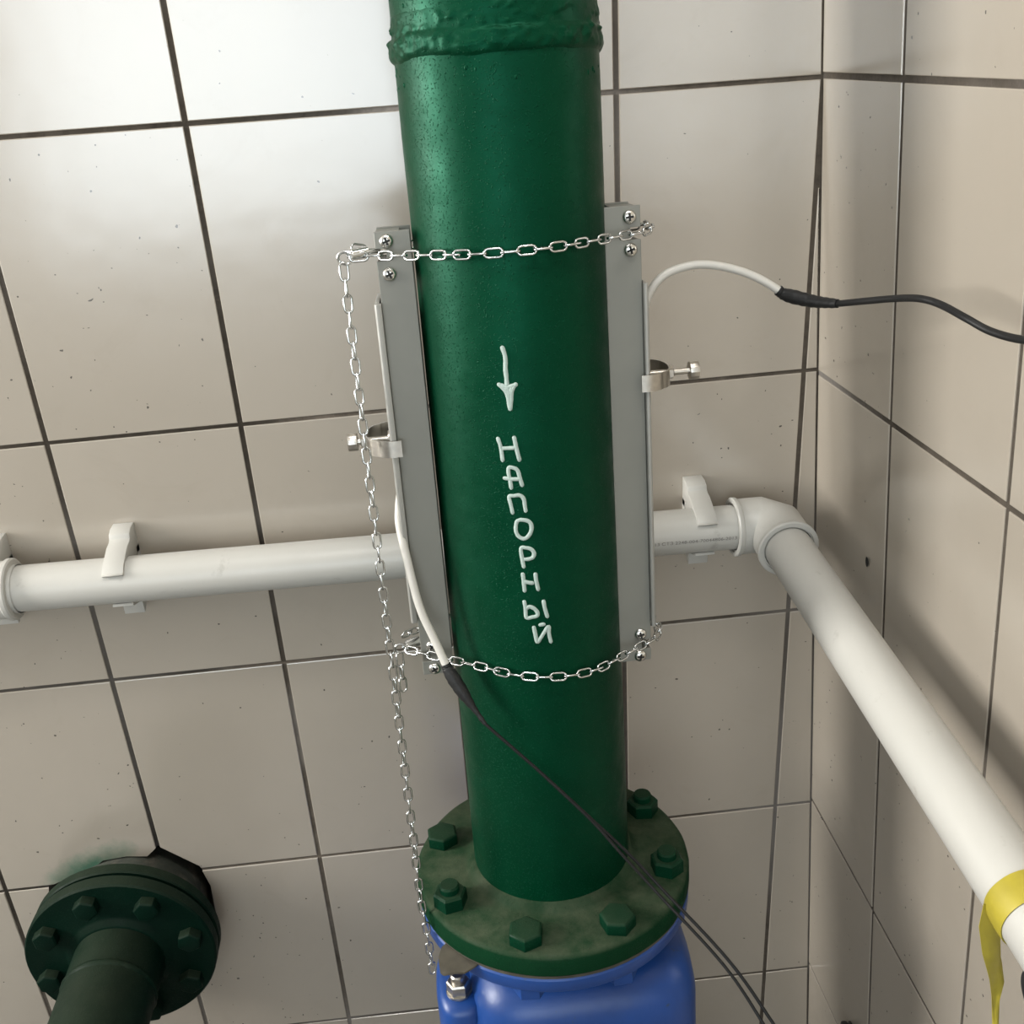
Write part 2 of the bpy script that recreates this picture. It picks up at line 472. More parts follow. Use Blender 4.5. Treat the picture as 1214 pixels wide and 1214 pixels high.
# drilled hole in a tile: a dark disc, its inner shade put in as colour
hd = MB().lathe([(0, 0.0), (0.0032, 0.0), (0.0042, 0.0006)], 14)
hd.xf(Matrix.Diagonal((0.8, 1.35, 1, 1)))
part('drill_hole_shade', hd, 'recess_shade', wall_right, frame(rwall(0.1406, -0.1595, 0.0006), E1, E3, -E2))

# floor, ceiling, remaining walls, the windows that light the corner and the added fill window
tag(link('floor', MB().box((ROOM_L - .2, ROOM_F - .2, -.1), (0.95, .13, 0.0)).mesh('floor', 'concrete')), None, None, kind='structure')
tag(link('ceiling', MB().box((ROOM_L - .2, ROOM_F - .2, ROOM_H), (0.95, .13, ROOM_H + .1)).mesh('ceiling', 'ceiling')), None, None, kind='structure')
def wall_with_window(name, u0, u1, wins, mk):
    mb = MB(); cuts = [u0]
    for a0, a1, z0, z1 in wins:
        mb.box(*mk(a0, a1, 0, z0, 0, .12)); mb.box(*mk(a0, a1, z1, ROOM_H, 0, .12)); cuts += [a0, a1]
    cuts.append(u1)
    for p, q in zip(cuts[::2], cuts[1::2]): mb.box(*mk(p, q, 0, ROOM_H, 0, .12))
    return tag(link(name, mb.mesh(name, 'plaster')), None, None, kind='structure')
def window(name, wn, mk):
    a0, a1, z0, z1 = wn
    w_ = tag(link(name, MB().box(*mk(a0, a1, z0, z1, .079, .085)).mesh(name, 'glass')), None, None, kind='structure')
    fr = MB()
    for p, q, za, zb in ((a0, a0 + .05, z0, z1), (a1 - .05, a1, z0, z1), (a0, a1, z0, z0 + .05), (a0, a1, z1 - .05, z1)): fr.box(*mk(p, q, za, zb, .05, .11))
    part('window_frame', fr, 'frame_white', w_)
mkl = lambda p, q, za, zb, d0, d1: ((ROOM_L - d1, p, za), (ROOM_L - d0, q, zb))
mkf = lambda p, q, za, zb, d0, d1: ((p, ROOM_F - d1, za), (q, ROOM_F - d0, zb))
wall_with_window('wall_left', ROOM_F, .0022, [WIN_FILL, WIN_A], mkl); window('window_1', WIN_A, mkl); window('window_fill', WIN_FILL, mkl)
wall_with_window('wall_front', ROOM_L - .12, .75, [WIN_B], mkf); window('window_2', WIN_B, mkf)

lamp = thing('added_ceiling_lamp', T(FILL_LAMP[0], FILL_LAMP[1], ROOM_H), 'invented long white ceiling lamp adding light above the tiled corner', 'lamp')
part('housing', MB().box((-.50, -.10, -.045), (.50, .10, 0)), 'frame_white', lamp, bevel=.006)
part('diffuser', MB().box((-.46, -.085, -.058), (.46, .085, -.0455)), 'diffuser', lamp, bevel=.004)

# ------------------------------------------------------------------ the pressure pipe and its own frame
AX = Vector((-0.00142291, 0.06891905, 1.0)).normalized()
PX = Vector((1, 0, 0)); PX = (PX - AX * PX.dot(AX)).normalized(); PY = AX.cross(PX)
PF = frame(Vector((0.27850634, -0.18497748, Z0)), PX, PY, AX)   # z along the pipe, -y towards the room
R = 0.0795
FZ = -0.427                                   # top of the pipe's flange
pipe = thing('pressure_pipe', PF @ T(0, 0, FZ - 0.025), 'tall green steel pipe with white handwritten Cyrillic word and down arrow', 'pipe')
def wob(a, z): return 0.0005 * noise.noise(Vector((math.cos(a) * 2, math.sin(a) * 2, z * 9)))
body = MB().lathe([(R, FZ - 0.02)] + [(R, FZ + (1.33 - FZ) * k / 60) for k in range(61)], 96, wob)
part('pipe_body', body, 'green', pipe, PF)

def weld(a, z):
    zc = 0.3385 + 0.0026 * noise.noise(Vector((math.cos(a) * 2.5, math.sin(a) * 2.5, 5.0)))
    d = (z - zc) / 0.0085
    ridge = max(0.0, 1 - d * d) ** 0.6                       # the rolled bead itself
    up = max(0.0, 1 - ((z - 0.352) / 0.012) ** 2)            # ragged spatter above it
    p = Vector((math.cos(a) * 5, math.sin(a) * 5, z * 70))
    q = Vector((math.cos(a) * 17, math.sin(a) * 17, z * 210))
    n1, n2 = noise.noise(p), noise.noise(q)
    return ridge * (0.0032 + 0.0016 * n1 + 0.0014 * n2) + up * (0.0004 + 0.0030 * max(0, n2 + 0.25 * n1 - 0.05)) - 0.0003 * (1 - min(1, ridge * 3 + up * 3))
part('weld_bead', MB().lathe([(R - 0.001, 0.3255)] + [(R, 0.326 + 0.0400 * k / 36) for k in range(37)] + [(R - 0.001, 0.3665)], 220, weld), 'green', pipe, PF, sharp=80)
# runs and beads of paint below and above the weld
for k in range(26):
    a = random.uniform(-PI, 0.1); z = random.choice((random.uniform(.312, .327), random.uniform(.36, .378)))
    s = random.uniform(.0008, .0016)
    b = MB().lathe([(0, s * .7), (s * .75, s * .45), (s, 0)], 8)
    mw = PF @ RZ(a) @ T(R - 0.0002, 0, z) @ RY(PI / 2) @ Matrix.Diagonal((random.uniform(.8, 2.0), 1, 1, 1))
    part('paint_bead', b, 'green', pipe, mw, sharp=80)

# handwritten marks: strokes of paint lying on the curve of the pipe, (angle, height)
STROKES = [('painted_arrow', [[(-0.2187, 0.1199), (-0.2027, 0.1149), (-0.197, 0.1103), (-0.2037, 0.103), (-0.2006, 0.0963), (-0.2009, 0.0896)], [(-0.2796, 0.0908), (-0.2482, 0.0884), (-0.2177, 0.085), (-0.197, 0.0802), (-0.1935, 0.0747), (-0.1868, 0.071)], [(-0.1131, 0.0903), (-0.1399, 0.088), (-0.1601, 0.0841), (-0.169, 0.0787), (-0.1843, 0.071)], [(-0.255, 0.0901), (-0.206, 0.0886), (-0.1302, 0.0897)], [(-0.198, 0.0883), (-0.1874, 0.0815), (-0.1851, 0.0747)], [(-0.215, 0.0883), (-0.2, 0.083), (-0.175, 0.083), (-0.158, 0.0883)]]),
 ('letter', [[(-0.3325, 0.0463), (-0.311, 0.0391), (-0.3023, 0.0284)], [(-0.2929, 0.0383), (-0.1673, 0.0384)], [(-0.1664, 0.0468), (-0.15, 0.0372), (-0.1299, 0.0283)]]),
 ('letter', [[(-0.2344, 0.0046), (-0.2419, 0.0121), (-0.251, 0.0175), (-0.2425, 0.0218), (-0.2005, 0.0217), (-0.1563, 0.0192), (-0.1348, 0.0118), (-0.1205, 0.0066)], [(-0.2931, 0.0129), (-0.2184, 0.012), (-0.144, 0.0118)]]),
 ('letter', [[(-0.2397, -0.0171), (-0.2489, -0.0115), (-0.2623, -0.0032), (-0.2125, -0.0025), (-0.1468, -0.0024), (-0.1124, -0.006), (-0.1074, -0.0111), (-0.1019, -0.0159)]]),
 ('letter', [[(-0.1601, -0.0237), (-0.1993, -0.0251), (-0.2184, -0.0307), (-0.2131, -0.0356), (-0.1829, -0.0393), (-0.1318, -0.0407), (-0.082, -0.0377), (-0.0543, -0.0326), (-0.0595, -0.0274), (-0.0998, -0.0247), (-0.1601, -0.0237)]]),
 ('letter', [[(-0.1639, -0.0659), (-0.1731, -0.0597), (-0.1788, -0.0494), (-0.126, -0.049), (-0.0703, -0.0507), (-0.0447, -0.0546), (-0.0619, -0.0582), (-0.1058, -0.0593), (-0.1536, -0.0594)]]),
 ('letter', [[(-0.1794, -0.073), (-0.1754, -0.0797), (-0.1727, -0.0881)], [(-0.1702, -0.0793), (-0.1328, -0.0807), (-0.0853, -0.0816)], [(-0.0453, -0.0736), (-0.0409, -0.0803), (-0.0272, -0.0876)]]),
 ('letter', [[(-0.1844, -0.0987), (-0.1771, -0.1051), (-0.1744, -0.1137), (-0.1107, -0.1135), (-0.0562, -0.1125), (-0.0536, -0.1091), (-0.0848, -0.1055), (-0.1319, -0.1035), (-0.1621, -0.1047)], [(0.0222, -0.0995), (0.0317, -0.1064), (0.0508, -0.1139)]]),
 ('letter', [[(-0.101, -0.1235), (-0.0898, -0.1305), (-0.0756, -0.1376), (-0.0386, -0.1344), (0.0101, -0.1287), (0.0583, -0.1239), (0.0582, -0.1309), (0.0726, -0.1385)], [(-0.0287, -0.1214), (0.0058, -0.1212)]])]
def stroke_mesh(mb, line, width):
    """a domed ribbon with round ends on the pipe's surface"""
    pts = [Vector((a * R, z, 0)) for a, z in line]
    pts = spline(pts, 5) if len(pts) > 2 else [pts[0].lerp(pts[1], k / 6) for k in range(7)]
    pts = [p.xy for p in pts]
    n = len(pts); hw = width / 2
    rows = []
    def row(c, d, s, off=0.0):
        nn = Vector((-d.y, d.x))
        return [c + nn * hw * s * q for q in (-1, -.72, 0, .72, 1)]
    d0 = (pts[1] - pts[0]).normalized(); d1 = (pts[-1] - pts[-2]).normalized()
    for q in (1.0, .85, .5): rows.append((row(pts[0] - d0 * hw * q, d0, math.sqrt(max(.01, 1 - q * q))), .55))
    for i in range(n):
        d = (pts[min(i + 1, n - 1)] - pts[max(i - 1, 0)]).normalized()
        rows.append((row(pts[i], d, 1 + .12 * noise.noise(Vector((pts[i].x * 300, pts[i].y * 300, 1)))), 1))
    for q in (.5, .85, 1.0): rows.append((row(pts[-1] + d1 * hw * q, d1, math.sqrt(max(.01, 1 - q * q))), .55))
    st = len(mb.v)
    H = (-0.0004, 0.00055, 0.0007, 0.00055, -0.0004)
    for pr, hk in rows:
        for p, h in zip(pr, H):
            a = p.x / R; r = R + 0.0004 + h * hk
            mb.v.append(Vector((r * math.sin(a), -r * math.cos(a), p.y)))
    for i in range(len(rows) - 1):
        for k in range(4):
            a = st + i * 5 + k; mb.f.append((a, a + 1, a + 6, a + 5))
NAMES = ['white painted arrow pointing down'] + ['white handwritten letter %s' % c for c in 'НАПОРНЫЙ']
for (nm, ls), lab in zip(STROKES, NAMES):
    mb = MB()
    for l in ls: stroke_mesh(mb, l, 0.0035)
    o = part(nm, mb, 'marker', pipe, PF, sharp=70); o['label'] = lab

# flange of the pressure pipe with its eight bolts
FR = 0.1405
flange = part('flange', MB().lathe([(R - .002, FZ - .025), (FR - .003, FZ - .025), (FR, FZ - .0225), (FR, FZ - .0045), (FR - .0015, FZ - .002), (FR - .005, FZ),
                                     (R + .012, FZ + .0006), (R + .007, FZ + .003), (R + .003, FZ + .008), (R - .002, FZ + .0095)], 96,
                                    lambda a, z: 0.0007 * noise.noise(Vector((math.cos(a) * 5, math.sin(a) * 5, z * 40)))), 'green_flange', pipe, PF)
def hexpoly(af, ph=0): 
    r = af / 2 / math.cos(PI / 6); return [(r * math.cos(ph + k * PI / 3), r * math.sin(ph + k * PI / 3)) for k in range(6)]
def hex_head(af, h, washer=0.0):
    """hex head with the rounded chamfer on top, z up from its bearing face"""
    mb = MB()
    z = 0
    if washer: mb.lathe([(0, 0), (af * .62, 0), (af * .62, washer), (0, washer)], 20); z = washer
    lo_ = hexpoly(af); o = len(mb.v)
    mb.v += [Vector((x, y, z)) for x, y in lo_] + [Vector((x, y, z + h * .86)) for x, y in lo_]
    for i in range(6): j = (i + 1) % 6; mb.f.append((o + i, o + j, o + 6 + j, o + 6 + i))
    mb.v += [Vector((x * .88, y * .88, z + h)) for x, y in lo_]
    for i in range(6): j = (i + 1) % 6; mb.f.append((o + 6 + i, o + 6 + j, o + 12 + j, o + 12 + i))
    mb.f.append(tuple(o + 12 + i for i in range(6))); mb.f.append(tuple(o + i for i in range(6))[::-1])
    return mb
bolt_a = hex_head(.030, .0135).mesh('bolt', 'green_bolt', bevel=.0008, sharp=25)
nb = hex_head(.029, .016)
nb.lathe([(0.0098, .010), (.0098, .0215), (.0085, .0235), (0, .0235)], 18)
bolt_b = nb.mesh('bolt', 'green_bolt', sharp=25)
nut_u = hex_head(.030, .015).mesh('nut', 'blue', sharp=25)
BA = [26.5, -20.4, -65.7, -108.5, -153, 160, 115, 71]
KIND = [1, 1, 0, 0, 1, 0, 0, 0]
for a, kd in zip(BA, KIND):
    rr = 0.1195
    mw = PF @ RZ(math.radians(a)) @ T(rr, 0, FZ - .0005) @ RZ(random.uniform(0, 1))
    o = link('bolt', bolt_b if kd else bolt_a, flange, mw)

# ------------------------------------------------------------------ gasket and blue valve under the flange
GZ = FZ - 0.025
gk = thing('flange_gasket', PF @ T(0, 0, GZ - .003), 'thin brown gasket with bent tab squeezed between green and blue flanges', 'gasket')
part('gasket_ring', MB().lathe([(.08, GZ), (.1385, GZ), (.1385, GZ - .003), (.08, GZ - .003), (.08, GZ)], 64), 'gasket', gk, PF)
tb = MB()
prof = [(.128, -.002), (.143, -.002), (.151, -.005), (.157, -.004), (.163, -.007)]
wd = [.022, .021, .017, .011, .003]
for (r_, dz), w_ in zip(prof, wd):
    for q in (-1, -.3, .4, 1):
        for th in (0, -.0018):
            tb.v.append(Vector((r_, q * w_, GZ + dz + th + .002 * abs(q) * (r_ - .14) * 30)))
for i in range(len(prof) - 1):
    for q in range(3):
        a = i * 8 + q * 2; b = a + 8
        tb.f += [(a, a + 2, b + 2, b), (a + 1, b + 1, b + 3, a + 3)]
    a = i * 8
    tb.f += [(a, a + 8, a + 9, a + 1), (a + 6, a + 7, a + 15, a + 14)]
a = 4 * 8
tb.f += [(a, a + 2, a + 3, a + 1), (a + 2, a + 4, a + 5, a + 3), (a + 4, a + 6, a + 7, a + 5)]
part('tab', tb, 'gasket', gk, PF @ RZ(math.radians(-137)), sharp=60)

BZ = GZ - 0.003
valve = thing('gate_valve', PF @ T(0, 0, BZ - .60), 'bright blue cast valve body below the green pipe flange', 'valve')
vfl = part('valve_flange', MB().lathe([(.070, BZ), (.138, BZ), (.1395, BZ - .002), (.1395, BZ - .013), (.137, BZ - .017), (.10, BZ - .020), (.088, BZ - .026), (.082, BZ - .06), (.070, BZ - .06), (.070, BZ)], 80), 'blue', valve, PF)
for a in BA:
    link('nut', nut_u, vfl, PF @ RZ(math.radians(a)) @ T(.1195, 0, BZ - .0175) @ RX(PI) @ RZ(random.uniform(0, 1)))
def superbox(hx, hy, prof, cx=0, cy=0, e=4.0, seg=64):
    mb = MB(); rings = []
    for s, z in prof:
        st = len(mb.v)
        for k in range(seg):
            a = 2 * PI * k / seg; c_, s_ = math.cos(a), math.sin(a)
            mb.v.append(Vector((cx + s * hx * math.copysign(abs(c_) ** (2 / e), c_), cy + s * hy * math.copysign(abs(s_) ** (2 / e), s_), z)))
        rings.append(st)
    for A, B in zip(rings, rings[1:]):
        for k in range(seg): j = (k + 1) % seg; mb.f.append((A + k, A + j, B + j, B + k))
    mb.f.append(tuple(rings[0] + k for k in range(seg))); mb.f.append(tuple(rings[-1] + k for k in range(seg))[::-1])
    return mb
part('valve_body', superbox(.118, .118, [(.62, BZ - .045), (.78, BZ - .050), (.90, BZ - .060), (.97, BZ - .075), (1.0, BZ - .098), (1.0, BZ - .20), (.95, BZ - .29), (.75, BZ - .35)], cx=.018, cy=.0, e=4.2), 'blue', valve, PF, sharp=60)
ear = superbox(.026, .050, [(.70, BZ - .078), (.92, BZ - .082), (1.0, BZ - .090), (1.0, BZ - .25), (.9, BZ - .26)], cx=-.106, cy=-.035, e=3.0)
part('bonnet_flange', ear, 'blue', valve, PF, sharp=60)
sb = hex_head(.0215, .0125, .0022)
sb.lathe([(.0075, .009), (.0075, .0215), (.0062, .0230), (0, .0230)], 16)
part('steel_bolt', sb, 'steel', valve, PF @ T(-.1080, -.060, BZ - .0785), sharp=25)
part('valve_lower_flange', MB().lathe([(.07, BZ - .34), (.085, BZ - .36), (.088, BZ - .40), (.139, BZ - .405), (.139, BZ - .428), (0, BZ - .428)], 64), 'blue', valve, PF)
zf = -(Z0 / AX.z) + 0.001
part('riser_stub', MB().lathe([(.139, BZ - .430), (.139, BZ - .452), (R, BZ - .454), (R, zf + .012), (0, zf + .012)], 64), 'green', valve, PF)

# ------------------------------------------------------------------ sensor rails clamped to both sides of the pipe
pan = MB().lathe([(.0058, 0), (.0058, .0009), (.0052, .0022), (.0036, .0033), (.0015, .0037), (0, .0037)], 20)
pan_me = pan.mesh('screw', 'screw', sharp=50)
cr = MB()
for a, b in (((-.0032, -.0009), (.0032, .0009)), ((-.0009, -.0032), (.0009, .0032))): cr.box((a[0], a[1], .0030), (b[0], b[1], .00385))
cross_me = cr.mesh('cross_slot_shade', 'recess_shade')  # dark cross on the head, slot shade given by colour
head_p = [(.0082 * (1 - .06 * (k % 2)) * math.cos(2 * PI * k / 24), .0082 * (1 - .06 * (k % 2)) * math.sin(2 * PI * k / 24)) for k in range(24)]

def rail(s, xi, xo, zt_, zb_, screws, notches, cov, clip_z, sx, label):
    """s = -1 left, +1 right of the pipe; everything in the pipe's frame"""
    root = thing('sensor_rail', PF @ T(s * (xi + xo) / 2, 0, zb_), label, 'sensor rail', 'sensor rails clamped to the pipe')
    # plates with a notch in the outer edge for the chain, between each pair of screws
    poly = [(xi, zb_), (xo, zb_)]
    for zn in sorted(notches):
        poly += [(xo, zn - .0048), (xo - .0085, zn - .0048), (xo - .0085, zn + .0048), (xo, zn + .0048)]
    poly += [(xo, zt_), (xi, zt_)]
    poly = [(s * u, v) for u, v in poly]
    part('front_plate', MB().prism(poly, -.0255, -.0232, 'y'), 'rail', root, PF, bevel=.0004, bseg=1)
    part('back_plate', MB().prism(poly, .0232, .0255, 'y'), 'rail', root, PF, bevel=.0004, bseg=1)
    def bx(a, b): return (min(s * a, s * b), max(s * a, s * b))
    for z0, z1 in ((zt_ - .040, zt_ - .0015), (zb_ + .0015, zb_ + .040)):
        a, b = bx(xi + .009, xo - .0005)
        zn = min(notches, key=lambda q: abs(q - (z0 + z1) / 2))
        blk = MB().box((a, -.0231, z0), (b, .0231, zn - .0055)); blk.box((a, -.0231, zn + .0055), (b, .0231, z1))
        part('end_block', blk, 'rail', root, PF)
    for x, z in screws:
        mw = PF @ T(s * x, -.0255, z) @ RX(PI / 2)
        o = link('screw', pan_me, root, mw)
        link('cross_slot_shade', cross_me, o, mw @ RZ(random.uniform(0, 1.5)))
    # outer cover: a long channel closing the rail, its lips stand proud of the plates
    c0, c1, xa_, xb_ = cov
    cp = [(xa_, -.0322), (xb_ - .0015, -.0330), (xb_, -.0312), (xb_, .0312), (xb_ - .0015, .0330), (xa_, .0322), (xa_ , .0262), (xa_ + .0016, .0262), (xa_ + .0016, -.0262), (xa_, -.0262)]
    cm = MB().prism([(s * u, v) for u, v in cp], c0, c1, 'z')
    part('cover', cm, 'rail_cover', root, PF, bevel=.0006)
    # stainless clip with its thumb screw
    cl = thing('rail_clip', PF @ T(s * xb_, 0, clip_z), sx[0], 'clip', 'clips on the sensor rails')
    pts = []
    hook = xi + (xo - xi) * .90
    path = [(hook - .001, -.0342), (xb_ + .001, -.0344), (xb_ + .009, -.0300)]
    for k in range(9):
        a = -PI / 2 + PI * (k + .8) / 9.6
        path.append((xb_ + .0055 + .0165 * math.cos(a) ** .8 if math.cos(a) > 0 else xb_ + .0055, .0285 * math.sin(a)))
    path += [(xb_ + .009, .0300), (xb_ + .001, .0344), (hook - .001, .0342)]
    P2 = [p.xy for p in spline([Vector((u, v, 0)) for u, v in path], 3)]
    band = MB(); th = .0011; hh = .0072
    for i, p in enumerate(P2):
        d = (P2[min(i + 1, len(P2) - 1)] - P2[max(i - 1, 0)]).normalized(); nn = Vector((-d.y, d.x)) * th / 2
        for q, z in ((p + nn, hh), (p + nn, -hh), (p - nn, -hh), (p - nn, hh)): band.v.append(Vector((s * q.x, q.y, clip_z + z)))
    for i in range(len(P2) - 1):
        for k in range(4): j = (k + 1) % 4; a = i * 4; band.f.append((a + k, a + j, a + 4 + j, a + 4 + k))
    e = (len(P2) - 1) * 4
    band.f += [(0, 1, 2, 3), (e + 3, e + 2, e + 1, e)]
    part('band', band, 'steel', cl, PF, sharp=40)
    xo_ = xb_ + .0225
    ax = PF @ T(0, 0, clip_z) @ (RY(PI / 2) if s > 0 else RY(-PI / 2))      # z -> outward
    scr = part('thumb_screw', MB().tube([(0, 0, xb_ + .001), (0, 0, sx[1])], .0030, 12), 'steel', cl, ax)
    hd_ = MB().prism(head_p, sx[1] - .001, sx[1] + .0075, 'z')
    link('knob', hd_.mesh('knob', 'steel', bevel=.0009), scr, ax)
    part('pressure_foot', MB().lathe([(0, xb_), (.0075, xb_), (.0075, xb_ + .0028), (0, xb_ + .0028)], 18), 'steel', cl, ax)
    nt2 = hex_head(.0105, .0048); nt2.xf(T(0, 0, xo_ - .0004))
    part('nut', nt2, 'steel', cl, ax, sharp=25)
    return root

rail_l = rail(-1, .0808, .1092, .2101, -.1880, [(.0997, .2024), (.0999, .1767), (.0984, -.1586), (.0984, -.1820)], [.1920, -.1700],
     (-.1310, .1545, .1092, .1148), .0335, ('stainless band clip with thumb screw on rail beside the long hanging chain', .1455),
     'grey metal sensor rail on the left of the green pipe, beside hanging chain')
rail_r = rail(1, .0752, .1047, .2149, -.1965, [(.0954, .2062), (.0957, .1804), (.0948, -.1685), (.0942, -.1912)], [.1932, -.1800],
     (-.1590, .1535, .1047, .1086), .0705, ('stainless band clip with thumb screw on rail below arching white cable', .1505),
     'grey metal sensor rail on the right of the green pipe, facing the corner')

# ------------------------------------------------------------------ chains
def link_mesh():
    mb = MB(); pts = []
    half, rr = .0040, .0033                   # straight half length, bend radius (centre line)
    for k in range(6): a = -PI / 2 + PI * k / 5; pts.append((half + rr * math.cos(a), rr * math.sin(a)))
    for k in range(6): a = PI / 2 + PI * k / 5; pts.append((-half + rr * math.cos(a), rr * math.sin(a)))
    n = len(pts); w = .00100; sg = 6
    for i in range(n):
        p = Vector(pts[i]); d = (Vector(pts[(i + 1) % n]) - Vector(pts[i - 1])).normalized(); nn = Vector((d.y, -d.x))
        for k in range(sg):
            a = 2 * PI * k / sg
            mb.v.append(Vector((p.x + nn.x * w * math.cos(a), p.y + nn.y * w * math.cos(a), w * math.sin(a))))
    for i in range(n):
        for k in range(sg):
            j = (k + 1) % sg; a = i * sg; b = ((i + 1) % n) * sg
            mb.f.append((a + k, a + j, b + j, b + k))
    return mb.mesh('chain_link', 'chrome', sharp=80)
LINK = link_mesh(); PITCH = .0126

def resample(pts, step, start=0.0):
    out = []; need = start
    for a, b in zip(pts, pts[1:]):
        l = (b - a).length; d = (b - a).normalized() if l > 0 else Vector((1, 0, 0)); p = need
        while p <= l:
            out.append((a + d * p, d)); p += step
        need = p - l
    return out

def lay_chain(root, pts, nrm, first=0, jitter=.12, roll0=0.0, start=PITCH / 2):
    """links along a world polyline; nrm(p, d) is the direction a flat link faces"""
    res = resample([Vector(p) for p in pts], PITCH, start)
    for i, (p, d) in enumerate(res):
        d = (res[min(i + 1, len(res) - 1)][0] - res[max(i - 1, 0)][0]).normalized()
        n_ = nrm(p, d); n_ = (n_ - d * n_.dot(d)).normalized()
        roll = roll0 + (PI / 2 if (i + first) % 2 else 0) + random.uniform(-jitter, jitter)
        y = n_.cross(d)
        link('chain_link', LINK, root, frame(p, d, y, n_) @ RX(roll))
    return len(res)

def tangent_path(xn, yn, rad, z_n, z_p, side):
    """from a rail notch (xn, yn) to the tangent point on the pipe, pipe frame angle"""
    d = math.hypot(xn, yn); base = math.atan2(yn, xn); off = math.acos(rad / d)
    return base + side * off

def chain_ring(zl, zp, zr, hook, label, tail, tilt):
    rad = R + .0042
    root = thing('clamp_chain', PF @ T(0, -R, zp), label, 'chain', 'zinc chains strapping the rails')
    fl, fr_ = (-.1045, -.0290), (.1000, -.0290)
    a0 = tangent_path(*fl, rad, zl, zp, 1); a1 = tangent_path(*fr_, rad, zr, zp, -1)
    if a0 > 0: a0 -= 2 * PI
    front = [(hook[0] + .006, hook[1], zl), (-.1135, -.0225, zl), (fl[0], fl[1], zl)]
    for k in range(25):
        a = a0 + (a1 - a0) * k / 24; t = k / 24
        front.append((rad * math.cos(a), rad * math.sin(a), zl + (zr - zl) * t))
    front += [(fr_[0], fr_[1], zr), (.1100, -.0235, zr + .001), (.1150, -.012, zr + .003), (.1150, .0, zr + .003)]
    back = [(.1150, .012, zr + .003), (.1100, .0235, zr + .002), (fr_[0], .029, zr)]
    for k in range(25):
        a = -a1 + (-a0 + a1) * k / 24; back.append((rad * math.cos(a), rad * math.sin(a), zr + (zl - zr) * k / 24))
    back += [(fl[0], .029, zl), (-.1135, .0225, zl), (hook[0] + .006, -hook[1] * .3 + .004, zl + .004)]
    ctr = PF.translation
    def out(p, d):
        q = PF.inverted() @ p; return (PF.to_3x3() @ Vector((q.x, q.y, 0))).normalized()
    sm = spline([Vector(p) for p in front + back], 3)
    lay_chain(root, [PF @ p for p in sm], out, roll0=tilt, jitter=.07)
    # tensioning screw with a hook that the chain's end hangs on
    hk = MB().tube([(hook[0] + .027, hook[1] + .012, zl + .003), (hook[0] + .019, hook[1] + .009, zl + .003), (hook[0] + .0185, hook[1] + .0088, zl + .003),
                    (hook[0] + .006, hook[1] + .004, zl + .002), (hook[0] + .005, hook[1] + .0036, zl + .002), (hook[0] + .002, hook[1] + .003, zl + .001)],
                   [.0022, .0022, .0046, .0046, .0020, .0020], 12)
    part('tension_barrel', hk, 'chrome', root, PF)
    rg = MB(); c = Vector((hook[0] + .001, hook[1], zl))
    rg.tube([c + Vector((.006 * math.cos(t), .001 * t, .0050 * math.sin(t))) for t in [k * 2 * PI / 14 for k in range(13)]], .0013, 8)
    part('hook', rg, 'chrome', root, PF)
    # the free end hangs straight down
    pts = [PF @ Vector((hook[0] - .001, hook[1], zl - .004))] + [PF @ Vector(q) for q in tail]
    lay_chain(root, pts, lambda p, d: Vector((.55, -.85, 0)), jitter=.25, roll0=.35)
    return root
chain_ring(.1920, .194, .1932, (-.1345, -.0280), 'upper zinc chain around pipe, its long free end hanging to the flange',
           [(-.1350, -.060, -.418), (-.1330, -.0625, -.440), (-.1320, -.062, -.505)], -.12)
chain_ring(-.1650, -.172, -.1765, (-.1290, -.0150), 'lower zinc chain around pipe, with short free end', [(-.1300, -.018, -.2120)], -.50)

# ------------------------------------------------------------------ sensor cables
def cable(name, label, white, shrink_, black, rw_, rb_, second=None):
    wz = lambda pl: [Vector((x, y, z + Z0)) for x, y, z in pl]
    base = wz(white)[0]
    root = thing(name, T(base), label, 'cable', 'sensor cables')
    I = Matrix.Identity(4)
    pw = spline(wz(white), 8)
    part('white_lead', MB().tube(pw, rw_, 14), 'cable_white', root, I, sharp=60)
    ps = spline(wz(shrink_), 10); n = len(ps)
    rs = []
    for k in range(n):
        t = k / (n - 1)
        prof = [(0, rw_ * 1.28), (.08, rw_ * 1.32), (.22, rw_ * 1.22), (.45, rw_ * 1.72), (.62, rw_ * 1.55), (.85, rb_ * 1.6), (1, rb_ * 1.35)]
        for (t0, r0), (t1, r1) in zip(prof, prof[1:]):
            if t0 <= t <= t1: rs.append(r0 + (r1 - r0) * (t - t0) / (t1 - t0) + .00025 * math.sin(k * 2.3)); break
    part('heat_shrink_sleeve', MB().tube(ps, rs, 14), 'shrink', root, I, sharp=60)
    pb = spline(wz(black), 8)
    part('black_lead', MB().tube(pb, rb_, 10), 'cable_black', root, I, sharp=60)
    if second: part('second_black_lead', MB().tube(spline(wz(second), 8), rb_, 10), 'cable_black', root, I, sharp=60)
    return root
